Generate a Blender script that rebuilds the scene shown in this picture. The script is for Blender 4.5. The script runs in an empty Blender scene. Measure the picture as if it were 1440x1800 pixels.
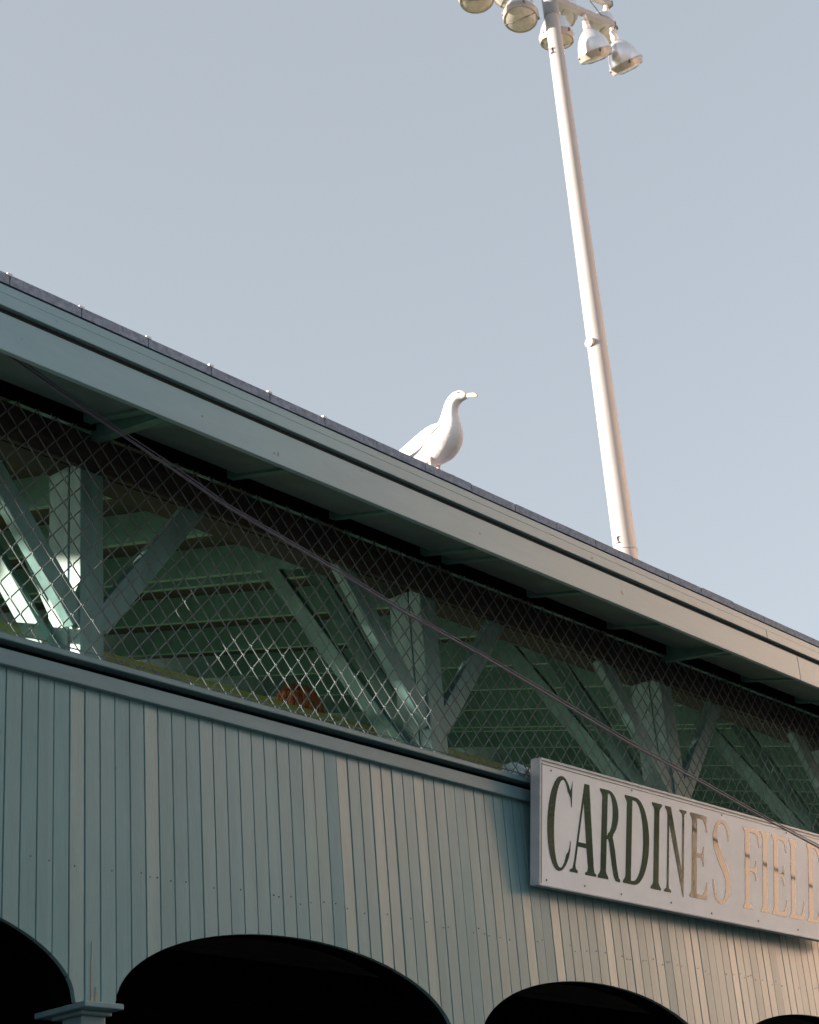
import bpy, bmesh, math, random
from mathutils import Vector, Matrix
from mathutils.geometry import tessellate_polygon
R = math.radians
scene = bpy.context.scene
random.seed(7)

# ------------------------------------------------------------------ camera
cam_d = bpy.data.cameras.new("camera")
cam = bpy.data.objects.new("camera", cam_d)
scene.collection.objects.link(cam)
scene.camera = cam
cam_d.sensor_fit = 'HORIZONTAL'
cam_d.sensor_width = 36.0
cam_d.lens = 36.0 * 3149.825 / 1440.0
cam_d.clip_start = 0.05
cam_d.clip_end = 3000
cx = Vector((0.65397577, -0.75275257, -0.07536079))      # camera right
cy = Vector((0.27323645, 0.32791784, -0.90432944))       # image down
cz = Vector((0.70544846, 0.57081823, 0.42012977))        # view direction
M = Matrix.Identity(4)
for i in range(3):
    M[i][0] = cx[i]; M[i][1] = -cy[i]; M[i][2] = -cz[i]
M.translation = (0, 0, 1.6)
cam.matrix_world = M
cam_d.dof.use_dof = True
cam_d.dof.focus_distance = 9.6
cam_d.dof.aperture_fstop = 9.0

# ------------------------------------------------------------------ light
SUN_EL = 12.6
SUN_DIR = Vector((-0.79, 0.61, 0)).normalized() * math.cos(R(SUN_EL)) + Vector((0, 0, math.sin(R(SUN_EL))))
world = bpy.data.worlds.new("World")
scene.world = world
world.use_nodes = True
wn, wl = world.node_tree.nodes, world.node_tree.links
bg = wn['Background']
sky = wn.new('ShaderNodeTexSky')
sky.sky_type = 'NISHITA'
sky.sun_disc = False
sky.sun_elevation = R(SUN_EL)
sky.sun_rotation = math.atan2(SUN_DIR.x, SUN_DIR.y)
sky.altitude = 0
sky.air_density = 1.0
sky.dust_density = 2.2
sky.ozone_density = 1.0
hsv = wn.new('ShaderNodeHueSaturation')
hsv.inputs['Saturation'].default_value = 0.44
hsv.inputs['Value'].default_value = 1.0
wl.new(sky.outputs[0], hsv.inputs['Color'])
tint = wn.new('ShaderNodeMix'); tint.data_type = 'RGBA'; tint.blend_type = 'MIX'
tint.inputs['Factor'].default_value = 0.55
tint.inputs['B'].default_value = (1.50, 1.67, 1.84, 1)   # even milky haze over the whole sky
wl.new(hsv.outputs[0], tint.inputs['A'])
wl.new(tint.outputs['Result'], bg.inputs['Color'])
bg.inputs['Strength'].default_value = 0.087
sd = bpy.data.lights.new("sun", 'SUN')
sd.energy = 5.0
sd.angle = R(0.6)
sd.color = (1.0, 0.83, 0.68)
sun = bpy.data.objects.new("sun", sd)
scene.collection.objects.link(sun)
sun.rotation_euler = SUN_DIR.to_track_quat('Z', 'Y').to_euler()
scene.view_settings.view_transform = 'Standard'
scene.view_settings.look = 'None'
scene.view_settings.gamma = 1.0
scene.view_settings.exposure = 1.93
scene.cycles.max_bounces = 8
scene.cycles.diffuse_bounces = 5

# ------------------------------------------------------------------ materials
def mat(name, col, rough=0.6, metal=0.0, noise=0.0, scale=6.0, stretch=(1, 1, 1), col2=None, bump=0.0, bscale=40.0,
        spots=None, boards=None, spec=0.5, spot_scale=30, spot_lo=0.70):
    m = bpy.data.materials.new(name)
    m.use_nodes = True
    nt = m.node_tree
    n, l = nt.nodes, nt.links
    b = n['Principled BSDF']
    b.inputs['Roughness'].default_value = rough
    b.inputs['Metallic'].default_value = metal
    b.inputs['Specular IOR Level'].default_value = spec
    c = n.new('ShaderNodeRGB'); c.outputs[0].default_value = (*col, 1)
    out = c.outputs[0]
    tc = n.new('ShaderNodeTexCoord')
    mp = n.new('ShaderNodeMapping'); mp.inputs['Scale'].default_value = stretch
    l.new(tc.outputs['Object'], mp.inputs['Vector'])
    if noise > 0:
        t = n.new('ShaderNodeTexNoise'); t.inputs['Scale'].default_value = scale
        t.inputs['Detail'].default_value = 6; t.inputs['Roughness'].default_value = 0.62
        l.new(mp.outputs[0], t.inputs['Vector'])
        rp = n.new('ShaderNodeMapRange')
        rp.inputs['From Min'].default_value = 0.32; rp.inputs['From Max'].default_value = 0.68
        l.new(t.outputs['Fac'], rp.inputs['Value'])
        mx = n.new('ShaderNodeMix'); mx.data_type = 'RGBA'
        if col2 is None:
            col2 = tuple(v * (1 - noise) for v in col)
        mx.inputs['B'].default_value = (*col2, 1)
        l.new(out, mx.inputs['A']); l.new(rp.outputs[0], mx.inputs['Factor'])
        out = mx.outputs['Result']
    if boards:
        x0, pitch, amt = boards
        sx = n.new('ShaderNodeSeparateXYZ'); l.new(tc.outputs['Object'], sx.inputs[0])
        a = n.new('ShaderNodeMath'); a.operation = 'SUBTRACT'; a.inputs[1].default_value = x0; l.new(sx.outputs[0], a.inputs[0])
        d = n.new('ShaderNodeMath'); d.operation = 'DIVIDE'; d.inputs[1].default_value = pitch; l.new(a.outputs[0], d.inputs[0])
        fl = n.new('ShaderNodeMath'); fl.operation = 'FLOOR'; l.new(d.outputs[0], fl.inputs[0])
        wt = n.new('ShaderNodeTexWhiteNoise'); wt.noise_dimensions = '1D'; l.new(fl.outputs[0], wt.inputs['W'])
        mr = n.new('ShaderNodeMapRange'); mr.inputs['To Min'].default_value = 1 - amt; mr.inputs['To Max'].default_value = 1 + amt
        l.new(wt.outputs['Value'], mr.inputs['Value'])
        vm = n.new('ShaderNodeVectorMath'); vm.operation = 'SCALE'
        l.new(out, vm.inputs[0]); l.new(mr.outputs[0], vm.inputs['Scale'])
        out = vm.outputs[0]
    if spots:
        t2 = n.new('ShaderNodeTexNoise'); t2.inputs['Scale'].default_value = spot_scale; t2.inputs['Detail'].default_value = 3
        l.new(tc.outputs['Object'], t2.inputs['Vector'])
        r2 = n.new('ShaderNodeMapRange'); r2.inputs['From Min'].default_value = spot_lo; r2.inputs['From Max'].default_value = spot_lo + .05
        l.new(t2.outputs['Fac'], r2.inputs['Value'])
        m2 = n.new('ShaderNodeMix'); m2.data_type = 'RGBA'; m2.inputs['B'].default_value = (*spots, 1)
        l.new(out, m2.inputs['A']); l.new(r2.outputs[0], m2.inputs['Factor'])
        out = m2.outputs['Result']
    l.new(out, b.inputs['Base Color'])
    if bump > 0:
        t3 = n.new('ShaderNodeTexNoise'); t3.inputs['Scale'].default_value = bscale; t3.inputs['Detail'].default_value = 5
        l.new(mp.outputs[0], t3.inputs['Vector'])
        bp = n.new('ShaderNodeBump'); bp.inputs['Strength'].default_value = bump; bp.inputs['Distance'].default_value = 0.01
        l.new(t3.outputs['Fac'], bp.inputs['Height']); l.new(bp.outputs[0], b.inputs['Normal'])
    return m

PITCH, BX0 = 0.0874, 4.981
M_SID = mat('siding_paint', (.140, .280, .310), rough=.30, noise=.14, scale=5, stretch=(3, 3, .5), boards=(BX0, PITCH, .045),
            bump=.12, bscale=30, spots=(.05, .055, .05), spot_scale=26, spot_lo=.735, spec=1.0)
M_TRIM = mat('trim_paint', (.135, .250, .295), rough=.38, noise=.2, scale=5, stretch=(.6, 2, 2), bump=.1, bscale=30, spec=.6)
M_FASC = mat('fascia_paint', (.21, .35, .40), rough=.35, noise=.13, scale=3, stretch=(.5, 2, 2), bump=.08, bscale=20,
             spots=(.10, .12, .08), spot_scale=14, spot_lo=.72, spec=.6)
M_GRN = mat('green_timber', (.082, .220, .200), rough=.6, noise=.35, scale=4, stretch=(2, 2, 1), bump=.15, bscale=25)
M_POST = mat('post_paint', (.120, .250, .245), rough=.5, noise=.3, scale=6, stretch=(3, 3, .8), bump=.15, bscale=25)
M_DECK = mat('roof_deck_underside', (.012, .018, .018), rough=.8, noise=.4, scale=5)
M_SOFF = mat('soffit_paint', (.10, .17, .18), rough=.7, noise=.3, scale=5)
M_DARK = mat('shade_black', (.004, .0045, .006), spec=0, rough=1, noise=.3, scale=3)  # near-black colour stands in for deep shade in arches and gaps
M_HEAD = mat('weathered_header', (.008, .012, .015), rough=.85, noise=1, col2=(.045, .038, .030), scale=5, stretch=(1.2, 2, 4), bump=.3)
M_SHIN = mat('roof_shingle', (.27, .33, .44), rough=.8, noise=.5, scale=30, bump=.5, bscale=60)
M_CLIP = mat('white_flashing', (.6, .6, .6), rough=.5)
M_WIRE = mat('galvanised_wire', (.15, .19, .20), rough=.75, metal=.0, noise=.3, scale=30, spec=.2)
M_CABLE = mat('cable_sheath', (.13, .13, .19), rough=.45, noise=.3, scale=20)
M_SIGN = mat('sign_white', (.84, .88, .93), rough=.45, noise=.10, scale=4, spots=(.42, .36, .34), spot_scale=24, spot_lo=.735, bump=.03)
M_SEDGE = mat('sign_edge_metal', (.50, .56, .62), rough=.4, metal=.1, noise=.2, scale=8)
M_BEAD = mat('sign_frame_line', (.16, .17, .17), rough=.35, metal=.6)
M_GOLD = mat('letter_enamel', (.030, .055, .045), rough=.10, noise=.18, scale=25, bump=.05, bscale=14, spec=1.0)
M_RAIL = mat('yellow_green_rail', (.22, .28, .07), rough=.6, noise=.3, scale=6)
M_BENCH = mat('bench_timber', (.30, .36, .16), rough=.7, noise=.3, scale=4)
M_WOOD = mat('bare_wood', (.46, .36, .24), rough=.8, noise=.3, scale=20)
M_CONC = mat('concrete', (.20, .20, .16), rough=.85, noise=.25, scale=3)
M_POLE = mat('pole_galvanised', (.34, .335, .34), rough=.5, metal=.1, noise=.10, scale=3, stretch=(2, 2, .6))
M_SLEEVE = mat('sleeve_steel', (.22, .24, .26), rough=.5, noise=.15, scale=6)
M_LAMP = mat('spun_aluminium', (.72, .73, .77), rough=.28, metal=.75, noise=.1, scale=6)
M_BRKT = mat('bracket_paint', (.75, .70, .66), rough=.5, noise=.1, scale=8)
M_LENS = mat('lamp_lens', (.50, .49, .46), rough=.2, noise=.3, scale=10, spec=.8)
M_BAND = mat('lamp_band', (.36, .33, .30), rough=.35, metal=.2, noise=.2, scale=10)
M_BOLT = mat('dark_bolt', (.12, .12, .12), rough=.5, metal=.5)
M_BAG = mat('pale_blue_plastic', (.42, .60, .66), rough=.35, noise=.3, scale=18, bump=.4, bscale=30)
M_WHITE = mat('gull_white', (.80, .77, .77), rough=.8, noise=.05, scale=20, bump=.2, bscale=60)
M_WING = mat('gull_grey', (.66, .65, .66), rough=.8, noise=.12, scale=30, stretch=(1, 1, 3), bump=.25, bscale=50)
M_BEAK = mat('gull_beak', (.50, .44, .38), rough=.5, noise=.1, scale=40)
M_LEG = mat('gull_leg', (.78, .60, .55), rough=.6, noise=.1, scale=40)
M_EYE = mat('gull_eye', (.45, .40, .25), rough=.2)
M_HAIR = mat('auburn_hair', (.60, .24, .09), rough=.5, noise=1, col2=(.10, .035, .015), scale=30, stretch=(3, 3, .25), bump=.8, bscale=60)
M_SKIN = mat('skin', (.62, .36, .25), rough=.55, noise=.08, scale=30)
M_SHIRT = mat('dark_shirt', (.06, .07, .10), rough=.85, noise=.3, scale=30)
M_PANTS = mat('denim', (.05, .07, .12), rough=.9, noise=.3, scale=50)
M_GRASS = mat('grass', (.09, .14, .035), rough=.95, noise=.4, scale=1.5)
M_ROAD = mat('asphalt', (.055, .055, .055), rough=.9, noise=.3, scale=4)
M_PAVE = mat('pavement', (.25, .24, .22), rough=.9, noise=.2, scale=3)
M_CREAM = mat('cream_render', (.80, .60, .48), rough=.8, noise=.12, scale=.6)
M_GLASS = mat('window_glass', (.03, .04, .05), rough=.1)
M_BARK = mat('bark', (.10, .075, .055), rough=.9, noise=.4, scale=8)
M_LEAF = mat('foliage', (.045, .075, .03), rough=.75, noise=.5, scale=2)

# ------------------------------------------------------------------ helpers
def link(name, bm, m, parent=None, smooth=False, loc=None):
    me = bpy.data.meshes.new(name)
    bm.to_mesh(me); bm.free()
    if m: me.materials.append(m)
    if smooth:
        for p in me.polygons: p.use_smooth = True
    o = bpy.data.objects.new(name, me)
    scene.collection.objects.link(o)
    if parent: o.parent = parent
    if loc: o.location = loc
    return o

def thing(name, label, cat, group=None, loc=(0, 0, 0)):
    o = bpy.data.objects.new(name, None)
    scene.collection.objects.link(o)
    o.empty_display_size = .2
    o.location = loc
    return tag(o, label, cat, group)

def tag(o, label=None, cat=None, group=None, kind=None):
    if label: o['label'] = label
    if cat: o['category'] = cat
    if group: o['group'] = group
    if kind: o['kind'] = kind
    return o

def box(bm, x0, x1, y0, y1, z0, z1):
    v = [bm.verts.new(p) for p in ((x0, y0, z0), (x1, y0, z0), (x1, y1, z0), (x0, y1, z0),
                                   (x0, y0, z1), (x1, y0, z1), (x1, y1, z1), (x0, y1, z1))]
    for f in ((3, 2, 1, 0), (4, 5, 6, 7), (0, 1, 5, 4), (1, 2, 6, 5), (2, 3, 7, 6), (3, 0, 4, 7)):
        bm.faces.new([v[i] for i in f])

def extr(bm, pts, off):
    """extrude a planar polygon (3D points) along the vector off"""
    off = Vector(off)
    a = [bm.verts.new(p) for p in pts]
    b = [bm.verts.new(Vector(p) + off) for p in pts]
    n = len(pts)
    bm.faces.new(a[::-1]); bm.faces.new(b)
    for i in range(n):
        bm.faces.new((a[i], a[(i + 1) % n], b[(i + 1) % n], b[i]))
    bmesh.ops.recalc_face_normals(bm, faces=bm.faces)

def brace(bm, p, q, w, t, side):
    """timber from p to q, width w in the plane (perpendicular to side), thickness t along side"""
    p, q, side = Vector(p), Vector(q), Vector(side).normalized()
    d = (q - p).normalized()
    u = d.cross(side).normalized() * (w / 2)
    extr(bm, [p - u, q - u, q + u, p + u], side * t)

def tube(bm, pts, rad, seg=6, cap=True):
    pts = [Vector(p) for p in pts]
    rs = rad if isinstance(rad, (list, tuple)) else [rad] * len(pts)
    rings = []
    ref = None
    for i, p in enumerate(pts):
        d = (pts[min(i + 1, len(pts) - 1)] - pts[max(i - 1, 0)]).normalized()
        if ref is None:
            ref = Vector((0, 0, 1)) if abs(d.z) < .9 else Vector((1, 0, 0))
        u = d.cross(ref).normalized(); v = u.cross(d).normalized()
        ref = v
        rings.append([bm.verts.new(p + (u * math.cos(2 * math.pi * k / seg) + v * math.sin(2 * math.pi * k / seg)) * rs[i]) for k in range(seg)])
    for a, b in zip(rings, rings[1:]):
        for k in range(seg):
            bm.faces.new((a[k], a[(k + 1) % seg], b[(k + 1) % seg], b[k]))
    if cap:
        bm.faces.new(rings[0][::-1]); bm.faces.new(rings[-1])
    return rings

def lathe(bm, prof, seg=24, mtx=None, close=True):
    rings = []
    for (r, z) in prof:
        rings.append([bm.verts.new((mtx or Matrix.Identity(4)) @ Vector((r * math.cos(2 * math.pi * k / seg), r * math.sin(2 * math.pi * k / seg), z))) for k in range(seg)])
    for a, b in zip(rings, rings[1:]):
        for k in range(seg):
            bm.faces.new((a[k], a[(k + 1) % seg], b[(k + 1) % seg], b[k]))
    if close:
        bm.faces.new(rings[0][::-1]); bm.faces.new(rings[-1])

def NB(): return bmesh.new()

def smooth_sub(o, lv=2):
    md = o.modifiers.new('sub', 'SUBSURF'); md.levels = lv; md.render_levels = lv
    return o

def bevel(o, w=.004, seg=2):
    md = o.modifiers.new('bev', 'BEVEL'); md.width = w; md.segments = seg; md.limit_method = 'ANGLE'; md.angle_limit = R(40)
    return o

# ------------------------------------------------------------------ ground
bm = NB(); box(bm, -400, 600, -400, 600, -.5, -.02)
tag(link('ground', bm, M_PAVE), kind='structure')
bm = NB(); box(bm, -300, 300, -1.2, 3.6, -.3, .0)
tag(link('road', bm, M_ROAD), kind='structure')
bm = NB(); box(bm, -300, 300, 3.6, 5.75, -.3, .12)
tag(link('pavement', bm, M_PAVE), kind='structure')
bm = NB(); box(bm, -120, 140, 12.6, 150, -.3, .02)
tag(link('grass_field', bm, M_GRASS), kind='structure')

# ------------------------------------------------------------------ grandstand
X0, X1 = -12.0, 22.6
W = 6.0
POSTS = [5.04 + 2.5 * k for k in range(-7, 8)]
POSTS = [x for x in POSTS if X0 < x < X1]
gs = thing('grandstand', 'grey-green timber grandstand with arched lower openings and truss-framed mesh opening under its eave', 'grandstand', loc=(8.8, W, 0))
GP = Vector((8.8, W, 0))
def gpart(name, bm, m, parent=gs, smooth=False, bev=None):
    if parent is gs:
        bmesh.ops.translate(bm, verts=bm.verts, vec=-GP)
    else:
        bmesh.ops.translate(bm, verts=bm.verts, vec=-GP)
    o = link(name, bm, m, parent, smooth)
    if bev: bevel(o, bev)
    return o

ZS, ZT, AH, AW = 3.0, 4.395, .41, 1.14
def arch_z(x):
    """height of the lower edge of the boarding at x"""
    k = round((x - 3.79) / 2.5)
    d = abs(x - (3.79 + 2.5 * k))
    if d >= AW: return ZS
    return ZS + AH * math.sqrt(max(0, 1 - (d / AW) ** 2))

# vertical matched boards: every board a slightly turned plank, a V groove between
bm = NB()
n0 = int(math.floor((X0 - BX0) / PITCH)); n1 = int(math.ceil((X1 - BX0) / PITCH))
for k in range(n0, n1):
    xa, xb = BX0 + k * PITCH, BX0 + (k + 1) * PITCH
    turn = random.gauss(0, .0010)
    if random.random() < .10: turn += random.choice((-.003, .003))
    if k == 22: turn = .004
    off = random.uniform(-.0012, .0012)
    g = .0048
    prof = [(xa + .001, .010), (xa + g * .8, .0 + off - turn * .5), (xb - g * .8, .0 + off + turn * .5), (xb - .001, .010)]
    S = 7
    cols = []
    for s in range(S + 1):
        x = xa + g * .8 + (PITCH - g * 1.6) * s / S
        if s == 0: cols.append((xa + .001, prof[0][1]))
        y = prof[1][1] + (prof[2][1] - prof[1][1]) * s / S
        cols.append((x, y))
        if s == S: cols.append((xb - .001, prof[3][1]))
    vt = [bm.verts.new((x, W + y, ZT + .03)) for x, y in cols]
    vb = [bm.verts.new((x, W + y, arch_z(x))) for x, y in cols]
    vbb = [bm.verts.new((x, W + .024, arch_z(x))) for x, y in cols]
    for i in range(len(cols) - 1):
        bm.faces.new((vb[i], vb[i + 1], vt[i + 1], vt[i]))
        bm.faces.new((vbb[i], vbb[i + 1], vb[i + 1], vb[i]))
gpart('siding', bm, M_SID)
bm = NB()
rn = random.Random(11)
for k in range(n0, n1):
    for zr in (3.593,):
        for f in (.28, .72):
            if rn.random() < .55: continue
            x = BX0 + (k + f) * PITCH + rn.uniform(-.008, .008)
            z = zr + rn.uniform(-.02, .02)
            lathe(bm, [(.0045, -.003), (.0042, .0008), (.002, .0012)], 7, Matrix.Translation((x, W - .0012, z)) @ Matrix.Rotation(R(90), 4, 'X'))
gpart('nail_heads', bm, M_BOLT)['kind'] = 'stuff'
bm = NB()
extr(bm, [(5.012, W - .004, 3.0), (5.022, W - .004, 3.0), (5.019, W - .004, 3.12), (5.0165, W - .004, 3.26), (5.0125, W - .004, 3.14)], (0, .003, 0))
extr(bm, [(5.034, W - .004, 3.0), (5.047, W - .004, 3.0), (5.038, W - .004, 3.07)], (0, .003, 0))
gpart('peeled_split', bm, M_WOOD)
# backing timber behind the boards, arch-cut too (soffit of the arches)
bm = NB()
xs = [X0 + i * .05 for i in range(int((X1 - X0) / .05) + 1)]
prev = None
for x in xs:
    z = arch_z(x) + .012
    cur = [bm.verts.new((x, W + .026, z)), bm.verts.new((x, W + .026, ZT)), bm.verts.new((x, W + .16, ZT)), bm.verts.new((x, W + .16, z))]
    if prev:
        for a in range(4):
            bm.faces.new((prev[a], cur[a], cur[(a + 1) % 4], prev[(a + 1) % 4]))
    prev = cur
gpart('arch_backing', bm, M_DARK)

# rail at the top of the boarding
sill = NB(); box(sill, X0, X1, W - .034, W + .02, 4.397, 4.470)
sb = gpart('rail_board', sill, M_TRIM, bev=.004)
bm = NB(); extr(bm, [(X0, W - .062, 4.499), (X0, W + .20, 4.503), (X0, W + .20, 4.545), (X0, W - .062, 4.530)], (X1 - X0, 0, 0))
bmesh.ops.translate(bm, verts=bm.verts, vec=-GP)
bevel(link('rail_cap', bm, M_TRIM, sb), .005)
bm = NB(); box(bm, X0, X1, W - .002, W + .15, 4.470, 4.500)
gpart('rail_bed', bm, M_DARK)  # shadow under the cap put into the strip's near-black colour

# columns with square caps below the piers
for x in POSTS:
    bm = NB(); box(bm, x - .075, x + .055, W - .0, W + .13, .0, 2.952)
    c = gpart('column', bm, M_TRIM, bev=.006)
    bm = NB(); box(bm, x - .135, x + .075, W - .095, W + .24, 2.965, 2.990)
    box(bm, x - .10, x + .065, W - .03, W + .17, 2.948, 2.9655)
    bmesh.ops.translate(bm, verts=bm.verts, vec=-GP)
    bevel(link('column_cap', bm, M_TRIM, c), .005)

# posts, front knee braces, transverse truss struts
RS = .26
def rz(y): return 5.71 + RS * (y - 5.9)                      # underside of the rafters
PY = W + .02
for x in POSTS:
    bm = NB()
    box(bm, x - .07, x + .07, PY, PY + .075, 4.50, 5.62)
    box(bm, x - .062, x + .062, PY + .075, PY + .092, 4.50, 5.60)
    box(bm, x - .07, x + .07, PY + .092, PY + .235, 4.0, 5.74)
    gpart('post', bm, M_POST, bev=.005)
    for s in (-1, 1):
        bm = NB()
        brace(bm, (x + s * .055, PY + .012, 4.74), (x + s * .71, PY + .012, 5.56), .115, .06, (0, 1, 0))
        gpart('knee_brace', bm, M_POST, bev=.004)
    for sx, y1, sl in ((-.125, 7.20, 1.50), (.075, 6.98, 1.85)):
        bm = NB()
        z1 = rz(y1) + .05
        z0 = 4.45
        y0 = y1 - (z1 - z0) / sl
        brace(bm, (x + sx, y0, z0), (x + sx, y1, z1), .105, .05, (1, 0, 0))
        gpart('truss_strut', bm, M_GRN, bev=.004)

# header beam over the posts
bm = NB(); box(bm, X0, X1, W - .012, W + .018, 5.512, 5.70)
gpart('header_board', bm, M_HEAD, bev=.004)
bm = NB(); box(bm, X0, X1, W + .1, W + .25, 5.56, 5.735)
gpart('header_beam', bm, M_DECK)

# rafters
RX = [-11.9, -11.0, -10.1, -9.2, -8.3, -7.5, -6.6, -5.8, -4.9, -4.1, -3.3, -2.46, -1.6, -.8, .04, .84, 1.64, 2.44, 2.54 + .06, 3.3, 4.1, 4.92, 5.09, 5.87, 6.64, 7.41, 7.60, 8.42, 9.28, 10.15, 10.95, 11.72, 12.48, 12.66,
      13.48, 14.46, 15.24, 15.98, 16.79, 17.54, 17.78, 18.6, 19.4, 20.2, 21.0, 21.8, 22.5]
YF, YB = 5.285, 12.0
RD = .198
for x in RX:
    bm = NB()
    w = .045
    tipy = 5.86
    # the tail is planed thinner outside the header
    pts = [(x, YF, rz(YF) + .0), (x, tipy, rz(tipy) + .0), (x, YB, rz(YB)), (x, YB, rz(YB) + RD), (x, YF, rz(YF) + RD)]
    extr(bm, [Vector(p) for p in pts], (w, 0, 0))
    gpart('rafter', bm, M_GRN)
# big lookout blocks at the ends of the main trusses
for x in (5.0, 9.98, 15.0):
    bm = NB()
    extr(bm, [(x, 5.45, rz(5.45) - .01), (x, 5.98, rz(5.98) - .07), (x, 5.98, rz(5.98) + .1), (x, 5.45, rz(5.45) + .1)], (.055, 0, 0))
    gpart('lookout', bm, M_GRN)
# blocking between rafters on the header
bm = NB(); extr(bm, [(X0, 5.94, rz(5.94) - .02), (X0, 5.98, rz(5.98) - .02), (X0, 5.98, rz(5.98) + RD), (X0, 5.94, rz(5.94) + RD)], (X1 - X0, 0, 0))
gpart('blocking', bm, M_DARK)

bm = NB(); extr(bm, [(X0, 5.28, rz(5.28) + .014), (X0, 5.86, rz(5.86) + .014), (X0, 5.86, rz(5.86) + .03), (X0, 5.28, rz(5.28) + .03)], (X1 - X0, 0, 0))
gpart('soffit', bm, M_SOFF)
# roof: boarded deck + shingles
def zt(y): return rz(y) + RD
bm = NB(); extr(bm, [(X0 - .15, 5.275, zt(5.275) + .001), (X0 - .15, 12.2, zt(12.2) + .001), (X0 - .15, 12.2, zt(12.2) + .028), (X0 - .15, 5.275, zt(5.275) + .028)], (X1 - X0 + .3, 0, 0))
roof = gpart('roof', bm, M_DECK)
bm = NB()
nx = int((X1 - X0) / .385) + 4
for i in range(nx + 1):
    xa = 4.327 - .385 * 43 + .385 * i
    if xa + .385 < X0 - .15 or xa > X1: continue
    j = random.uniform(-.004, .004)
    extr(bm, [(xa + .003, 5.236, zt(5.236) + .006 + j * .3), (xa + .003, 12.3, zt(12.3) + .032), (xa + .003, 12.3, zt(12.3) + .058), (xa + .003, 5.236, zt(5.236) + .054 + j)], (.379, 0, 0))
bmesh.ops.translate(bm, verts=bm.verts, vec=-GP)
link('shingles', bm, M_SHIN, roof)
bm = NB()
for i in range(92):
    x = 4.327 - .385 * 42 + .385 * i
    if x > 6.1: break
    box(bm, x - .014, x + .014, 5.233, 5.270, 5.786, 5.797)
bmesh.ops.translate(bm, verts=bm.verts, vec=-GP)
link('shingle_clips', bm, M_CLIP, roof)['kind'] = 'stuff'
# fascia boards in long lengths with joints
J = [X0, -8.2, -2.1, 3.8, 10.5, 14.4, 18.3, X1]
bm = NB()
for a, b in zip(J, J[1:]): box(bm, a + .0015, b - .0015, 5.250, 5.275, 5.428, 5.604)
fas = gpart('fascia', bm, M_FASC, bev=.003)
bm = NB(); box(bm, X0, X1, 5.262, 5.280, 5.590, 5.735)
bmesh.ops.translate(bm, verts=bm.verts, vec=-GP); link('shadow_gap_strip', bm, M_DECK, fas)
bm = NB()
for a, b in zip(J, J[1:]): box(bm, a - .4, b - .403 if b < X1 else b, 5.236, 5.262, 5.630, 5.690)
bmesh.ops.translate(bm, verts=bm.verts, vec=-GP); bevel(link('crown_board', bm, M_FASC, fas), .003)
bm = NB(); box(bm, X0, X1, 5.241, 5.262, 5.6935, 5.736)
bmesh.ops.translate(bm, verts=bm.verts, vec=-GP); bevel(link('drip_edge', bm, M_FASC, fas), .002)

# field side: columns, beam, and unseen panels added to block sun and sky
for x in (-9.6, -4.7, .35, 5.35, 10.35, 15.35, 20.35):
    bm = NB(); box(bm, x - .09, x + .09, 11.5, 11.68, 0, rz(11.6))
    gpart('field_column', bm, M_GRN)
bm = NB(); box(bm, .44, X1, 11.52, 11.60, 5.95, rz(11.5) - .004)
gpart('field_light_blocker', bm, M_GRN)  # unseen boards added to keep sun and sky off the posts
bm = NB(); box(bm, -1.55, .26, 11.52, 11.60, 6.93, rz(11.5) - .004)
gpart('field_sun_blocker', bm, M_GRN)  # unseen drop panel added to trim the sun patch on the mesh
bm = NB(); box(bm, X0, -1.56, 11.52, 11.60, 7.06, rz(11.5) - .004)
gpart('field_beam', bm, M_GRN)
bm = NB(); box(bm, X0, .26, 11.52, 11.60, 5.95, 6.36)
gpart('field_light_blocker', bm, M_GRN)  # unseen boards added to keep the inside dim

# seating deck stepping down to the field, concourse ceiling and rear wall
bm = NB()
stp = [(6.18, 3.86), (7.3, 3.86), (7.3, 3.45), (8.1, 3.45), (8.1, 3.04), (8.9, 3.04), (8.9, 2.63), (9.7, 2.63), (9.7, 2.22), (10.5, 2.22), (10.5, 1.8), (11.4, 1.8), (11.4, 1.6)]
low = [(11.4, 1.3), (7.4, 3.2), (7.3, 3.66), (6.18, 3.74)]
extr(bm, [(X0, y, z) for y, z in stp + low], (X1 - X0, 0, 0))
gpart('seating_deck', bm, M_CONC)
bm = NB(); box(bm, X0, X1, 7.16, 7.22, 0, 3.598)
gpart('concourse_wall', bm, M_DARK)  # darkness seen through the arches put into the wall's colour
bm = NB()
for i in range(13):
    y = 6.2 + i * .17
    box(bm, X0, X1, y, y + .160, 3.60 - .004 * (i % 2), 3.63)
gpart('concourse_ceiling', bm, M_DECK)
for (y, z) in ((7.05, 3.86), (7.85, 3.45), (8.65, 3.04), (9.45, 2.63)):
    bm = NB(); box(bm, X0 + .3, X1 - .3, y, y + .3, z + .40, z + .44)
    for i in range(13):
        x = X0 + .8 + i * 2.6
        box(bm, x, x + .06, y + .05, y + .25, z, z + .40)
    gpart('bench', bm, M_BENCH)
# yellow-green guard rail behind the mesh
bm = NB(); box(bm, X0 + .1, X1 - .1, 6.58, 6.62, 4.83, 4.895)
rl = gpart('guard_rail', bm, M_RAIL, bev=.003)
for i in range(17):
    x = -10.2 + i * 2.0 + .5
    bm = NB(); box(bm, x, x + .05, 6.62, 6.67, 3.86, 4.86)
    bmesh.ops.translate(bm, verts=bm.verts, vec=-GP); link('rail_stanchion', bm, M_GRN, rl)
# end walls
for x in (X0 - .03, X1):
    bm = NB(); extr(bm, [(x, 6.05, 0), (x, 11.4, 0), (x, 11.4, rz(11.4) - .01), (x, 6.2, rz(6.2) - .01), (x, 6.05, 5.5)], (.03, 0, 0))
    gpart('end_wall', bm, M_TRIM)

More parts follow.
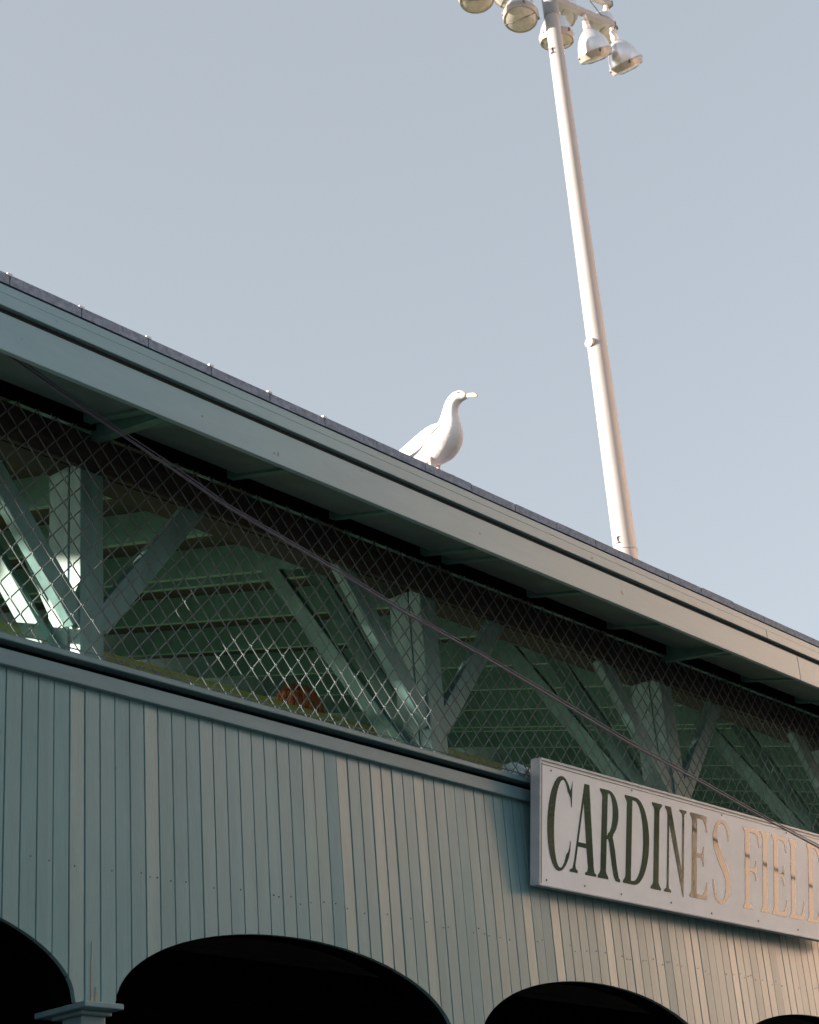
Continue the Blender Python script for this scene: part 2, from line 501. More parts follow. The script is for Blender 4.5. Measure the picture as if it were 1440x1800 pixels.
# ------------------------------------------------------------------ chain link fence
cf = thing('chain_link_fence', 'galvanised chain-link mesh stretched across the truss opening above the boarded wall', 'fence', loc=(8.8, 5.985, 4.55))
CP = Vector((8.8, 5.985, 4.55))
bm = NB()
MW, MH = .113, .122
xs0 = .5
ncol = int((15.4 - xs0) / (MW / 2))
nrow = 20
rr = random.Random(3)
def warp(x, z):
    return (.006 * math.sin(x * 2.1 + z * 3) + .005 * math.sin(x * 5.3 - z * 4.1),
            -.006 + .008 * math.sin(x * 1.7 + 1) * math.sin((z - 4.5) * 2.6),
            .006 * math.sin(x * 3.1 + z * 2.2))
for c in range(ncol):
    xc = xs0 + c * MW / 2 * 1.0
    # one wire zigzags between column c and c+1, hooking its neighbours at the nodes
    pts = []
    for r in range(nrow + 1):
        z = 4.535 + r * MH / 2
        right = ((r + c) % 2 == 0)
        x = xc + (MW / 4 + .003 if right else -MW / 4 - .003)
        for e, dy in ((-.10, -.0035), (.10, .0035)):
            zz = z + e * MH / 2
            xx = x + (-.010 if right else .010) * .9
            if abs(e) > 0: pass
            a, b, d = warp(xx, zz)
            pts.append((xx + a, 5.968 + b + dy * (1 if right else -1), zz + d))
    tube(bm, [Vector(p) - CP for p in pts], .0037, seg=5)
link('mesh_fabric', bm, M_WIRE, cf)
bm = NB()
tube(bm, [Vector((x, 5.972, 5.735 + .004 * math.sin(x))) - CP for x in [xs0 + .5 * i for i in range(30)]], .016, 8)
link('top_rail', bm, M_WIRE, cf)
bm = NB()
tube(bm, [Vector((x, 5.966, 4.555 + .003 * math.sin(x * 4))) - CP for x in [xs0 + .25 * i for i in range(60)]], .0035, 5)
link('tension_wire', bm, M_WIRE, cf)

for i in range(34):
    x = .9 + i * .42 + .05 * math.sin(i * 2.3)
    bm = NB()
    tube(bm, [Vector((x + .012 * math.cos(a), 5.972 + .021 * math.sin(a), 5.735 + .021 * math.cos(a) * .9)) - CP for a in [k * .785 for k in range(9)]], .0032, 5)
    tube(bm, [Vector((x, 5.952, 5.72)) - CP, Vector((x + .012, 5.950, 5.69)) - CP, Vector((x + .022, 5.956, 5.67)) - CP], .003, 5)
    link('wire_tie', bm, M_WIRE, cf)

# ------------------------------------------------------------------ overhead cable
CAB = [(3.86, 5.5, 5.64), (3.93, 5.5, 5.625), (4.18, 5.5, 5.585), (4.58, 5.5, 5.475), (5.07, 5.5, 5.355), (5.43, 5.5, 5.262), (6.21, 5.5, 5.13), (6.64, 5.5, 5.045),
       (7.37, 5.5, 4.935), (7.86, 5.5, 4.85), (8.64, 5.5, 4.71), (9.41, 5.5, 4.60), (10.14, 5.5, 4.485), (10.83, 5.5, 4.39), (11.8, 5.5, 4.27), (13.2, 5.5, 4.12)]
cb = NB()
tube(cb, CAB, .0062, 8)
tube(cb, [(x, y - .006, z + .014 + .003 * math.sin(x * 9)) for x, y, z in CAB], .0035, 6)
tag(link('cable', cb, M_CABLE, smooth=True), 'thin dark cable sagging diagonally across the front of the grandstand down to the sign', 'cable')

# ------------------------------------------------------------------ sign
BL = Vector((8.1997, 5.915, 3.8965))
ux = Vector((3.0563, -.060, .0029)).normalized()
nn = Vector((-.0196, -.9998, 0))
th = R(8)
up = (Vector((0, 0, 1)) * math.cos(th) + nn * math.sin(th)).normalized()
nrm = up.cross(ux) * -1
nrm = ux.cross(up)
if nrm.y > 0: nrm = -nrm
SM = Matrix.Identity(4)
for i in range(3):
    SM[i][0] = ux[i]; SM[i][1] = up[i]; SM[i][2] = nrm[i]
SM.translation = BL
sign = thing('sign', 'white signboard on the boarded wall, its serif capitals shifting from dark green to tan', 'sign')
sign.matrix_world = SM @ Matrix.Diagonal((1.0077, 1.0077, 1.0077, 1))
SW, SH = 3.42, .705
bm = NB(); box(bm, 0, SW, 0, SH, -.055, 0)
bevel(link('sign_panel', bm, M_SIGN, sign), .002)
bm = NB()
box(bm, -.012, -.0005, -.004, SH + .006, -.060, .006)
box(bm, SW + .0005, SW + .012, -.004, SH + .006, -.060, .006)
box(bm, -.0005, SW + .0005, SH + .0005, SH + .014, -.060, .008)
box(bm, -.0005, SW + .0005, -.006, -.0005, -.060, .004)
link('sign_frame', bm, M_SEDGE, sign)
bm = NB()
box(bm, .010, .015, .006, SH - .012, .0003, .0022)
box(bm, .0155, SW, SH - .022, SH - .017, .0003, .0022)
link('inner_bead', bm, M_BEAD, sign)
for i in range(3):
    bm = NB(); x = .25 + i * 1.4
    box(bm, x, x + .06, .1, .15, -.095, -.0555)
    link('sign_bracket', bm, M_DARK, sign)
bm = NB()
for (x, y) in [(.06, .03), (.42, .04), (.78, .035), (1.3, .045), (1.75, .03), (2.3, .04), (2.8, .035), (.9, .672), (1.9, .672), (2.7, .67), (.1, .66)]:
    lathe(bm, [(.006, .0), (.006, .002), (.003, .0035)], 8, Matrix.Translation((x, y, .0003)))
link('screws', bm, M_BOLT, sign)['kind'] = 'stuff'

H = .53
T = .055      # stem
TH = .018     # thin
SF = .018     # serif thickness
def ell(cx_, cy_, rx, ry, a0, a1, n=24):
    return [(cx_ + rx * math.cos(R(a0 + (a1 - a0) * i / n)), cy_ + ry * math.sin(R(a0 + (a1 - a0) * i / n))) for i in range(n + 1)]
def stem_serif(x0, x1, w=.028):
    """closed outline of a stem x0..x1 with serifs of overhang w"""
    b = .014
    return [(x0 - w, 0), (x1 + w, 0), (x1 + w, SF * .7), (x1 + .006, SF + b), (x1, SF + b * 2.2), (x1, H - SF - b * 2.2), (x1 + .006, H - SF - b), (x1 + w, H - SF * .7), (x1 + w, H),
            (x0 - w, H), (x0 - w, H - SF * .7), (x0 - .006, H - SF - b), (x0, H - SF - b * 2.2), (x0, SF + b * 2.2), (x0 - .006, SF + b), (x0 - w, SF * .7)]
def G_I(w):
    c = w / 2
    return [stem_serif(c - T / 2, c + T / 2, (w - T) / 2)]
def left_parts(x0):
    """bottom-left and top-left serif points of a stem starting at x0 (x0 = stem left)"""
    w, b = .024, .014
    return [(x0, H - SF - b * 2), (x0, SF + b * 2), (x0 - .006, SF + b), (x0 - w, SF * .7), (x0 - w, 0)], [(x0 - w, H), (x0 - w, H - SF * .7), (x0 - .006, H - SF - b)]
def G_D(w):
    s = .024; x1 = s + T
    lo, hi = left_parts(s)
    xm = w * .42
    outer = [(0, 0)] + [(xm, 0)] + ell(xm, H / 2, w - xm, H / 2, -90, 90)[1:-1] + [(xm, H)] + [(0, H)] + hi[1:] + lo[:-1]
    xi = xm - .01
    inner = [(x1, .022), (xi, .022)] + ell(xi, H / 2, w - T * 1.12 - xi, H / 2 - .022, -90, 90)[1:-1] + [(xi, H - .022), (x1, H - .022)]
    return [outer, inner]
def G_R(w):
    s = .024; x1 = s + T
    lo, hi = left_parts(s)
    bw = w * .86; cyb = H * .735; ry = H * .265
    xm = w * .38
    outer = [(0, 0), (x1 + .024, 0), (x1 + .024, SF * .7), (x1 + .006, SF + .014), (x1, SF + .03), (x1, H * .445)]
    outer += [(w * .42, H * .445), (w * .47, H * .41), (w * .62, H * .16), (w * .70, H * .055), (w * .80, 0.0), (w, -.004), (w, .012), (w * .94, .022), (w * .86, H * .13), (w * .74, H * .34), (w * .64, H * .46)]
    outer += [(w * .62, H * .475)] + ell(xm, cyb, bw - xm, ry, -62, 90)[1:-1] + [(xm, H), (0, H)] + hi[1:] + lo[:-1]
    inner = [(x1, H * .485), (xm, H * .485)] + ell(xm, cyb + .003, bw - T * 1.05 - xm, ry - .02, -90, 90)[1:-1] + [(xm, H - .022), (x1, H - .022)]
    return [outer, inner]
def G_A(w):
    c = w * .53
    outer = [(0, 0), (w * .30, 0), (w * .30, .012), (w * .225, .022), (w * .205, .045), (w * .275, H * .29), (w * .60, H * .29), (w * .68, .045), (w * .66, .022), (w * .58, .012), (w * .58, 0), (w, 0), (w, .012),
             (w * .93, .022), (w * .895, .05), (c + .028, H), (c - .02, H), (w * .145, .06), (w * .10, .022), (0, .012)]
    inner = [(w * .29, H * .34), (w * .585, H * .34), (c - .028 + .006, H * .80)]
    return [outer, inner]
def G_E(w, arm=True):
    s = .024; x1 = s + T
    lo, hi = left_parts(s)
    o = [(0, 0), (w * .96, 0), (w, H * .21), (w - .008, H * .21), (w * .84, .05), (w * .72, .026), (x1 + .006, .026), (x1, .034)]
    o += [(x1, H * .485), (w * .62, H * .485), (w * .72, H * .455), (w * .75, H * .385), (w * .79, H * .385), (w * .79, H * .63), (w * .75, H * .63), (w * .72, H * .56), (w * .62, H * .53), (x1, H * .53)]
    o += [(x1, H - .026), (w * .70, H - .026), (w * .84, H - .05), (w * .93, H * .80), (w * .965, H * .80), (w * .93, H), (0, H)] + hi[1:] + lo[:-1]
    return [o]
def G_F(w):
    s = .024; x1 = s + T
    lo, hi = left_parts(s)
    o = [(0, 0), (x1 + .03, 0), (x1 + .03, SF * .7), (x1 + .006, SF + .014), (x1, SF + .03)]
    o += [(x1, H * .465), (w * .62, H * .465), (w * .72, H * .435), (w * .75, H * .365), (w * .79, H * .365), (w * .79, H * .61), (w * .75, H * .61), (w * .72, H * .54), (w * .62, H * .51), (x1, H * .51)]
    o += [(x1, H - .026), (w * .72, H - .026), (w * .86, H - .05), (w * .95, H * .78), (w * .99, H * .78), (w * .96, H), (0, H)] + hi[1:] + lo[:-1]
    return [o]
def G_L(w):
    s = .024; x1 = s + T
    lo, hi = left_parts(s)
    o = [(0, 0), (w * .96, 0), (w, H * .24), (w - .008, H * .24), (w * .84, .05), (w * .72, .026), (x1 + .006, .026), (x1, .034)]
    o += [(x1, H - SF - .03), (x1 + .006, H - SF - .014), (x1 + .028, H - SF * .7), (x1 + .028, H), (0, H)] + hi[1:] + lo[:-1]
    return [o]
def G_N(w):
    t = .020
    a, b = .028, w - .028
    o = [(0, 0), (a * 2 + t, 0), (a * 2 + t, .012), (a + t + .004, .024), (a + t, .05), (a + t, H * .80), (b - t * .2, -.012), (b + t * .0 + .004, -.012), (b + .004, H - .05), (b + .008, H - .024), (w, H - .012), (w, H),
         (w - a * 2 - t, H), (w - a * 2 - t, H - .012), (b - t + .000, H - .024), (b - t + .004, H - .05), (b - t + .004, H * .27), (T + .008, H), (0, H), (0, H - .012), (a * .75, H - .03), (a, H - .06), (a, .05), (a - .004, .024), (0, .012)]
    return [o]
def G_C(w):
    cx_, cy_ = w * .54, H / 2
    rx, ry = w * .54, H / 2 + .010
    out = ell(cx_, cy_, rx, ry, 47, 318, 44)
    inn = ell(cx_ + .012, cy_, rx - T * .92, ry - .020, 318, 50, 40)
    # upper terminal with a pointed spur, lower terminal tapering
    o = [(w * .985, H * .995), (w * .955, H * .93)] + out + [(w * .985, H * .22), (w * 1.0, H * .33), (w * .98, H * .33), (w * .945, H * .25), (w * .90, H * .205)] + inn + [(w * .93, H * .80), (w * .965, H * .70), (w * .99, H * .70)]
    return [o]
def G_S(w):
    # centre line with varying half width
    cl = [(.88, .76, .006), (.84, .87, .012), (.72, .955, .016), (.50, .985, .013), (.27, .94, .020), (.15, .83, .030), (.17, .71, .036), (.32, .60, .040), (.54, .49, .042), (.75, .38, .040), (.85, .26, .035), (.80, .12, .026), (.62, .03, .015), (.42, .012, .013), (.22, .06, .016), (.11, .15, .012), (.055, .27, .006)]
    P = []
    for i in range(len(cl) - 1):
        for t in (0, .25, .5, .75):
            p0, p1, p2, p3 = cl[max(i - 1, 0)], cl[i], cl[i + 1], cl[min(i + 2, len(cl) - 1)]
            P.append(tuple(.5 * (2 * p1[k] + (p2[k] - p0[k]) * t + (2 * p0[k] - 5 * p1[k] + 4 * p2[k] - p3[k]) * t * t + (-p0[k] + 3 * p1[k] - 3 * p2[k] + p3[k]) * t ** 3) for k in range(3)))
    P.append(cl[-1])
    L_, R_ = [], []
    for i, p in enumerate(P):
        a = Vector((P[max(i - 1, 0)][0] * w, P[max(i - 1, 0)][1] * H)); b = Vector((P[min(i + 1, len(P) - 1)][0] * w, P[min(i + 1, len(P) - 1)][1] * H))
        d = (b - a).normalized(); nrm_ = Vector((-d.y, d.x)) * p[2] * .80
        c = Vector((p[0] * w, p[1] * H))
        L_.append(tuple(c + nrm_)); R_.append(tuple(c - nrm_))
    o = L_ + R_[::-1]
    return [o]
def letter(contours, x, shear=.03):
    bm = NB()
    cs = [[Vector((px + shear * (py / H - .5), py, 0)) for px, py in c] for c in contours]
    tri = tessellate_polygon(cs)
    flat = [v for c in cs for v in c]
    top = [bm.verts.new((v.x + x, v.y + .105, .0018)) for v in flat]
    bot = [bm.verts.new((v.x + x, v.y + .105, .0004)) for v in flat]
    for t in tri:
        try: bm.faces.new([top[i] for i in t])
        except ValueError: pass
    k = 0
    for c in cs:
        n = len(c)
        for i in range(n):
            try: bm.faces.new((bot[k + i], bot[k + (i + 1) % n], top[k + (i + 1) % n], top[k + i]))
            except ValueError: pass
        k += n
    bmesh.ops.recalc_face_normals(bm, faces=bm.faces)
    for f in bm.faces:
        if abs(f.normal.z) > .9 and f.normal.z < 0: f.normal_flip()
    link('letter', bm, M_GOLD, sign)
X = .015
for g, x, w in ((G_C, .066, .226), (G_A, .290, .255), (G_R, .560, .222), (G_D, .812, .262), (G_I, 1.098, .108), (G_N, 1.240, .236), (G_E, 1.518, .202), (G_S, 1.775, .215),
                (G_F, 2.138, .205), (G_I, 2.352, .108), (G_E, 2.493, .195), (G_L, 2.714, .195), (G_D, 2.943, .255)):
    letter(g(w), x)

# ------------------------------------------------------------------ crumpled bag on the rail
bm = NB()
bmesh.ops.create_icosphere(bm, subdivisions=4, radius=1)
for v in bm.verts:
    p = v.co.copy()
    f = 1 + .13 * math.sin(p.x * 5 + 1) * math.cos(p.y * 6) + .09 * math.sin(p.z * 9 + p.x * 7) + .05 * math.sin(p.y * 17 + p.x * 11)
    v.co = Vector((p.x * .115 * f, p.y * .055 * f, max(p.z, -.62) * .058 * f + .038))
tag(link('plastic_bag', bm, M_BAG, smooth=True, loc=(8.25, 6.03, 4.545)), 'crumpled pale blue plastic bag lying on the wall rail beside the sign', 'bag')

# ------------------------------------------------------------------ gull
gull = thing('gull', 'white gull with outstretched neck standing on the roof edge above the fascia', 'bird')
gull.scale = (1.05, 1.05, 1.05)
gull.location = (6.856, 5.33, zt(5.33) + .055)
gull.rotation_euler = (0, 0, math.atan2(-.9798, .19996))
ST = [(-.355, .120, .006, .032), (-.30, .136, .014, .042), (-.235, .150, .028, .050), (-.165, .160, .050, .064), (-.085, .165, .078, .084), (-.01, .165, .100, .096), (.045, .178, .108, .096),
      (.080, .215, .096, .086), (.094, .260, .070, .066), (.098, .305, .050, .048), (.106, .350, .041, .040), (.122, .388, .040, .038), (.146, .411, .039, .036), (.172, .414, .034, .031), (.196, .407, .023, .021), (.212, .402, .014, .012)]
def sweep(bm, st, seg=16, yoff=0):
    rings = []
    for i, (x, z, a, b) in enumerate(st):
        p0, p1 = st[max(i - 1, 0)], st[min(i + 1, len(st) - 1)]
        d = Vector((p1[0] - p0[0], 0, p1[1] - p0[1])).normalized()
        u = Vector((-d.z, 0, d.x)); v = Vector((0, 1, 0))
        rings.append([bm.verts.new(Vector((x, yoff, z)) + u * a * math.sin(2 * math.pi * k / seg) + v * b * math.cos(2 * math.pi * k / seg)) for k in range(seg)])
    for a, b in zip(rings, rings[1:]):
        for k in range(seg):
            bm.faces.new((a[k], a[(k + 1) % seg], b[(k + 1) % seg], b[k]))
    bm.faces.new(rings[0][::-1]); bm.faces.new(rings[-1])
    bmesh.ops.recalc_face_normals(bm, faces=bm.faces)
bm = NB(); sweep(bm, ST)
body = smooth_sub(link('body', bm, M_WHITE, gull, True), 2)
for s in (-1, 1):
    bm = NB()
    # folded wing: a curved shell lying along the flank, tips crossing over the tail
    WS = [(.075, .232, .010, .010), (.045, .222, .045, .016), (.0, .208, .066, .020), (-.06, .190, .068, .021), (-.13, .176, .056, .018), (-.20, .164, .040, .014), (-.28, .152, .024, .010), (-.37, .138, .008, .006)]
    rings = []
    for i, (x, z, a, b) in enumerate(WS):
        lat = [.070, .078, .083, .078, .062, .046, .028, .012][i]
        ring = []
        for k in range(12):
            an = 2 * math.pi * k / 12
            zz = z + a * math.sin(an)
            curve = -.35 * (abs(a * math.sin(an)) if math.sin(an) > 0 else -.15 * abs(a * math.sin(an)))
            ring.append(bm.verts.new((x + .02 * math.sin(an), s * (lat + b * math.cos(an) + curve), zz)))
        rings.append(ring)
    for a, b in zip(rings, rings[1:]):
        for k in range(12): bm.faces.new((a[k], a[(k + 1) % 12], b[(k + 1) % 12], b[k]))
    bm.faces.new(rings[0]); bm.faces.new(rings[-1])
    bmesh.ops.recalc_face_normals(bm, faces=bm.faces)
    smooth_sub(link('wing', bm, M_WING, gull, True), 1)
    bm = NB(); bmesh.ops.create_uvsphere(bm, u_segments=12, v_segments=8, radius=.0055)
    link('eye', bm, M_EYE, gull, True, loc=(.170, s * .0305, .421))
    # leg: feathered thigh into a thin shank, three webbed toes
    fx = .02 if s > 0 else -.005
    bm = NB()
    tube(bm, [(-.012, s * .042, .105), (-.016, s * .042, .075), (-.012, s * .042, .045), (fx - .006, s * .042, .012), (fx, s * .042, .004)], [.022, .0125, .0062, .0055, .007], 8)
    for dx, dy in ((.052, 0), (.044, .024), (.044, -.024), (-.014, 0)):
        tube(bm, [(fx, s * .042, .006), (fx + dx * .6, s * .042 + dy * .6, .007), (fx + dx, s * .042 + dy, .002)], [.005, .004, .002], 6)
    v = [bm.verts.new(p) for p in ((fx, s * .042, .0035), (fx + .043, s * .042 - .023, .0025), (fx + .051, s * .042, .0025), (fx + .043, s * .042 + .023, .0025))]
    bm.faces.new(v)
    link('leg', bm, M_LEG, gull, True)
bm = NB()
sweep(bm, [(.196, .407, .017, .012), (.215, .402, .0150, .0105), (.236, .398, .0140, .009), (.252, .393, .0155, .008), (.264, .386, .009, .005), (.268, .379, .003, .003)], 10)
smooth_sub(link('beak', bm, M_BEAK, gull, True), 1)

# ------------------------------------------------------------------ spectator seated behind the rail (only the hair shows)
per = thing('person', 'person with auburn hair, only the top of the head showing behind the chain-link mesh', 'person', loc=(7.52, 6.98, 3.94))
def skin_mesh(name, verts, edges, radii, m, parent, lv=2):
    me = bpy.data.meshes.new(name); me.from_pydata(verts, edges, []); me.materials.append(m)
    o = bpy.data.objects.new(name, me); scene.collection.objects.link(o); o.parent = parent
    sk = o.modifiers.new('skin', 'SKIN'); sk.use_smooth_shade = True
    for i, r in enumerate(radii):
        me.skin_vertices[0].data[i].radius = (r, r) if not isinstance(r, tuple) else r
    me.skin_vertices[0].data[0].use_root = True
    s = o.modifiers.new('s', 'SUBSURF'); s.levels = lv; s.render_levels = lv
    return o
V = [(0, .12, .47), (0, .12, .62), (0, .11, .78), (0, .10, .93), (0, .09, 1.00), (0, .10, 1.07), (0, .11, 1.16), (0, .11, 1.24)]
E_ = [(i, i + 1) for i in range(7)]
Rr = [(.16, .12), (.14, .10), (.16, .11), (.12, .09), .05, .055, .085, .06]
for s in (-1, 1):
    b = len(V)
    V += [(s * .10, .16, .47), (s * .12, .52, .46), (s * .12, .55, .10), (s * .12, .66, .05)]
    E_ += [(0, b), (b, b + 1), (b + 1, b + 2), (b + 2, b + 3)]
    Rr += [.085, .06, .045, .035]
    b = len(V)
    V += [(s * .19, .10, .90), (s * .25, .16, .66), (s * .16, .42, .60), (s * .13, .50, .585)]
    E_ += [(3, b), (b, b + 1), (b + 1, b + 2), (b + 2, b + 3)]
    Rr += [.06, .042, .034, .03]
    for k in range(5):
        hx = s * .13 + (k - 2) * .018
        c = len(V)
        if k == (0 if s > 0 else 4):
            V += [(hx, .52, .60), (hx - s * .01, .545, .585)]
        else:
            V += [(hx, .55, .59), (hx, .585 + .006 * (2 - abs(k - 2)), .57)]
        E_ += [(b + 3, c), (c, c + 1)]
        Rr += [.009, .008]
bd = skin_mesh('body', V, E_, Rr, M_SKIN, per)
# clothing: a top and trousers slightly larger than the body
Vc = [(0, .12, .46), (0, .12, .62), (0, .11, .78), (0, .10, .95)]
Ec = [(0, 1), (1, 2), (2, 3)]; Rc = [(.175, .135), (.155, .115), (.175, .125), (.125, .10)]
for s in (-1, 1):
    b = len(Vc); Vc += [(s * .195, .10, .90), (s * .255, .16, .665)]; Ec += [(3, b), (b, b + 1)]; Rc += [.072, .056]
skin_mesh('shirt', Vc, Ec, Rc, M_SHIRT, per)
Vt = [(0, .13, .47)]; Et = []; Rt = [(.17, .12)]
for s in (-1, 1):
    b = len(Vt); Vt += [(s * .10, .17, .475), (s * .12, .53, .465), (s * .12, .555, .12)]; Et += [(0, b), (b, b + 1), (b + 1, b + 2)]; Rt += [.10, .075, .06]
skin_mesh('trousers', Vt, Et, Rt, M_PANTS, per)
# long hair: cap over the skull plus strands falling down the back
bm = NB()
rh = random.Random(5)
for i in range(260):
    a = rh.uniform(-.25, math.pi + .25) + math.pi
    top = Vector((.03 * math.cos(a) * rh.random(), .11 + .03 * math.sin(a) * rh.random(), 1.325 + rh.uniform(-.01, .01)))
    rad = rh.uniform(.105, .150)
    pts = [top]
    for t in (.35, .7, 1.0):
        pts.append(Vector((math.cos(a) * rad * math.sin(t * math.pi / 2), .11 + math.sin(a) * rad * math.sin(t * math.pi / 2), 1.20 + .125 * math.cos(t * math.pi / 2))))
    zz = 1.20
    while zz > .84 + rh.uniform(0, .12):
        zz -= .07
        p = pts[-1]
        pts.append(Vector((p.x * 1.13 + rh.uniform(-.012, .012), p.y + rh.uniform(-.012, .006), zz)))
    tube(bm, pts, [.010] * (len(pts) - 1) + [.003], 5)
link('hair', bm, M_HAIR, per)
bm = NB(); lathe(bm, [(.012, .0), (.011, .02), (.004, .026)], 10, Matrix.Translation((0, .205, 1.19)) @ Matrix.Rotation(R(-90), 4, 'X'))
link('nose', bm, M_SKIN, per, True)
for s in (-1, 1):
    bm = NB(); bmesh.ops.create_uvsphere(bm, u_segments=10, v_segments=8, radius=.011)
    link('eye', bm, M_EYE, per, True, loc=(s * .03, .195, 1.215))
bm = NB(); bmesh.ops.create_uvsphere(bm, u_segments=10, v_segments=6, radius=.022)
bmesh.ops.scale(bm, verts=bm.verts, vec=(1, .35, .3))
link('mouth', bm, M_SKIN, per, True, loc=(0, .197, 1.15))

# ------------------------------------------------------------------ floodlight tower
PX, PYY = 19.58, 12.07
tw = thing('floodlight_tower', 'tall tapered pale grey steel pole carrying sports floodlights on crossarms, rising behind the roof', 'floodlight tower', loc=(PX, PYY, 0))
bm = NB()
prof = []
for i in range(44):
    z = i * .5
    prof.append((.1175 + max(0, 20.3 - z) * .0050, z))
lathe(bm, prof, 28)
pole = link('pole', bm, M_POLE, tw, True)
bm = NB(); lathe(bm, [(.126, 20.66), (.128, 20.67), (.128, 22.8), (.10, 22.9)], 28)
link('pole_sleeve', bm, M_SLEEVE, pole, True)
bm = NB(); lathe(bm, [(.1685, 11.28), (.1685, 11.30)], 28)
link('pole_joint', bm, M_POLE, pole, True)
tocam = Vector((-.851, -.525, 0))
leftv = Vector((-.62, .785, 0))
bm = NB()
q = (tocam * .72 + leftv * .69).normalized()
mt = Matrix.Translation(q * .145 + Vector((0, 0, 14.58))) @ q.to_track_quat('Z', 'X').to_matrix().to_4x4()
lathe(bm, [(.075, -.04), (.075, .035), (.03, .045)], 20, mt)
link('handhole_cover', bm, M_POLE, pole)
for z, r in ((19.92, .118), (11.42, .160)):
    bm = NB()
    q = (tocam * .80 + leftv * .60).normalized()
    mt = Matrix.Translation(q * r + Vector((0, 0, z))) @ q.to_track_quat('Z', 'Y').to_matrix().to_4x4()
    bmesh.ops.create_cube(bm, size=1)
    bmesh.ops.scale(bm, verts=bm.verts, vec=(.022, .055, .05))
    box(bm, -.028, .028, .032, .05, -.02, .03); box(bm, -.028, .028, -.05, -.032, -.02, .03)
    bmesh.ops.transform(bm, matrix=mt, verts=bm.verts)
    link('step_lug', bm, M_BOLT, pole)
ad = Vector((.969, -.247, 0)); an = Vector((.247, .969, 0))
arms = []
for z, off, a, b in ((21.32, .22, -2.1, 1.60), (22.25, .62, -2.1, 2.02)):
    bm = NB()
    p, q = ad * a + an * off + Vector((0, 0, z)), ad * b + an * off + Vector((0, 0, z))
    brace(bm, p - an * .05, q - an * .05, .10, .10, an)
    # U-bolt clamp to the pole
    box(bm, -.16, .16, min(off, 0) - .01, max(off, 0) + .02, z - .07, z + .07)
    arms.append(link('crossarm', bm, M_POLE, tw))
    bm = NB(); brace(bm, q - ad * .01 - an * .055, q + ad * .012 - an * .055, .11, .11, an); link('arm_end_cap', bm, M_BOLT, arms[-1])

def floodlight(t, z, off, axis, drop=.28):
    """spun reflector hanging from a bracket; axis points out of its mouth"""
    armz, armoff = z, off
    top = ad * t + an * off + Vector((0, 0, z - .05))
    ax = Vector(axis).normalized()
    neck = top + Vector((0, 0, -drop * .55)) + ax * (drop * .35)
    rot = (-ax).to_track_quat('Z', 'Y').to_matrix().to_4x4()
    mt = Matrix.Translation(neck) @ rot
    bm = NB()
    prof = [(.275, -.43), (.272, -.39), (.262, -.33), (.240, -.25), (.205, -.17), (.160, -.10), (.110, -.05), (.065, -.02), (.055, 0)]
    lathe(bm, prof, 32, mt, close=False)
    lathe(bm, [(r - .012, zz) for r, zz in prof], 32, mt, close=False)
    fl = link('floodlight', bm, M_LAMP, tw, True)
    bm = NB(); lathe(bm, [(.250, -.520), (.272, -.520), (.290, -.425), (.287, -.400), (.274, -.400)], 32, mt, close=False)
    link('rim_band', bm, M_BAND, fl)
    bm = NB(); lathe(bm, [(.001, -.555), (.10, -.552), (.20, -.540), (.252, -.515)], 32, mt, close=False)
    link('lens', bm, M_LENS, fl, True)
    # frame bar across the glass, latches
    bm = NB()
    tube(bm, [mt @ Vector((-.27, .02, -.515)), mt @ Vector((-.12, .035, -.556)), mt @ Vector((.12, .035, -.556)), mt @ Vector((.27, .02, -.515))], .007, 6)
    for k in range(4):
        an_ = k * math.pi / 2 + .6
        c = mt @ Vector((.288 * math.cos(an_), .288 * math.sin(an_), -.43))
        box(bm, c.x - .014, c.x + .014, c.y - .014, c.y + .014, c.z - .03, c.z + .03)
    link('latch_bar', bm, M_BOLT, fl)
    bm = NB()
    tube(bm, [top + Vector((0, 0, .06)), top + Vector((0, 0, -drop * .4))], .032, 10)
    tube(bm, [top + Vector((0, 0, -drop * .30)), neck - ax * .04, neck + ax * .03], [.045, .060, .066], 14)
    link('bracket', bm, M_BRKT, fl, True)
for a in ((-1.36, 21.32, .22, (-.12, -.10, -1)), (-.42, 21.32, .22, (-.20, -.05, -1)), (.28, 21.32, .22, (.10, .10, -1)), (.95, 21.32, .22, (.60, .14, -1)), (1.55, 21.32, .22, (.78, .06, -1)),
          (-1.1, 22.25, .62, (.0, .35, -1)), (-.05, 22.25, .62, (-.35, .20, -1)), (1.04, 22.25, .62, (-.40, .15, -1)), (1.90, 22.25, .62, (-.42, .10, -1))):
    floodlight(*a)
bm = NB()
tube(bm, [ad * 1.42 + an * .62 + Vector((0, 0, 22.25)), ad * 1.45 + an * .22 + Vector((0, 0, 21.34))], .008, 6)
link('arm_cable', bm, M_BOLT, tw)

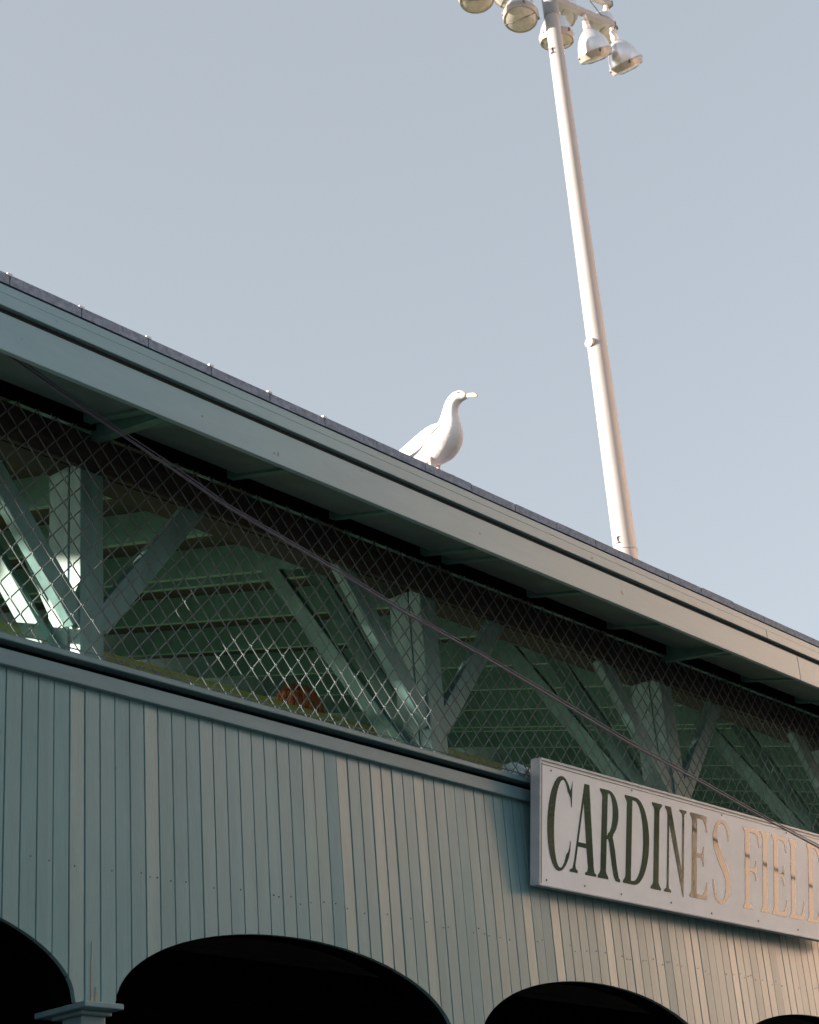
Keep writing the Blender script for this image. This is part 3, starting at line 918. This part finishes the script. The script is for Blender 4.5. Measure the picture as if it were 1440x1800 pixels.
# ------------------------------------------------------------------ unseen building and trees added opposite to light and shade the front
def building(name, label, x0, x1, y0, y1, h, m):
    b = thing(name, label, 'building', loc=(x0, y1, 0))
    off = Vector(b.location)
    def part(n, bm, mm, par=b):
        bmesh.ops.translate(bm, verts=bm.verts, vec=-off)
        return link(n, bm, mm, par)
    bm = NB(); box(bm, x0, x1, y0, y1, 0, h); part('wall', bm, m)
    bm = NB(); box(bm, x0 - .2, x1 + .2, y0, y1 + .25, h, h + .3); part('roof', bm, M_PAVE)
    nx = max(1, int((x1 - x0) / 3.6))
    for zw in (.9, 10.9, 14.4):
        for i in range(nx):
            xx = x0 + 1.5 + i * (x1 - x0 - 2) / nx
            bm = NB(); box(bm, xx, xx + 1.0, y1 - .1, y1 + .03, zw, zw + 1.5); f = part('window', bm, M_CREAM)
            bm = NB(); box(bm, xx + .07, xx + .93, y1, y1 + .036, zw + .07, zw + 1.43); part('pane', bm, M_GLASS, f)
    return b
building('bounce_building', 'unseen cream building across the street, turned to bounce sunlight onto the far end of the grandstand', 20.8, 38, -12, -1.8, 20, M_CREAM).rotation_euler = (0, 0, math.atan2(.45, .89))

def tree(x, y, h, r, seed, label):
    rt = random.Random(seed)
    t = thing('added_tree', label, 'tree', 'unseen trees added across the street', loc=(x, y, 0))
    bm = NB()
    tube(bm, [(0, 0, 0), (.05, .02, h * .25), (-.05, .08, h * .5), (.05, 0, h * .8)], [.28, .22, .15, .05], 10)
    for i in range(7):
        a = rt.uniform(0, 6.28); zb = h * rt.uniform(.3, .6)
        tube(bm, [(0, 0, zb), (math.cos(a) * r * .4, math.sin(a) * r * .4, zb + h * .12), (math.cos(a) * r * .8, math.sin(a) * r * .8, zb + h * .25)], [.10, .06, .02], 6)
    link('trunk', bm, M_BARK, t)
    bm = NB()
    cl = [(rt.uniform(-.7, .7) * r, rt.uniform(-.7, .7) * r, h * rt.uniform(.35, .95), r * rt.uniform(.3, .5)) for _ in range(16)]
    for _ in range(5200):
        c = rt.choice(cl)
        d = Vector((rt.gauss(0, 1), rt.gauss(0, 1), rt.gauss(0, 1))).normalized() * c[3] * rt.uniform(.5, 1.05)
        p = Vector(c[:3]) + d
        u = Vector((rt.gauss(0, 1), rt.gauss(0, 1), rt.gauss(0, 1))).normalized(); w_ = u.cross(Vector((rt.gauss(0, 1), rt.gauss(0, 1), rt.gauss(0, 1)))).normalized()
        s = rt.uniform(.14, .30)
        bm.faces.new([bm.verts.new(p + u * s), bm.verts.new(p + w_ * s * .6), bm.verts.new(p - u * s), bm.verts.new(p - w_ * s * .6)])
    link('crown', bm, M_LEAF, t)
tree(18.5, -2.6, 9.5, 2.2, 9, 'unseen small tree added to darken the reflection in the first sign letters')
tree(12.5, -5.0, 10.5, 3.4, 1, 'unseen broad tree added across the street to darken the left of the wall')
tree(4.0, -9.5, 6.5, 2.8, 2, 'unseen low tree added behind the viewer to dim the left of the wall')
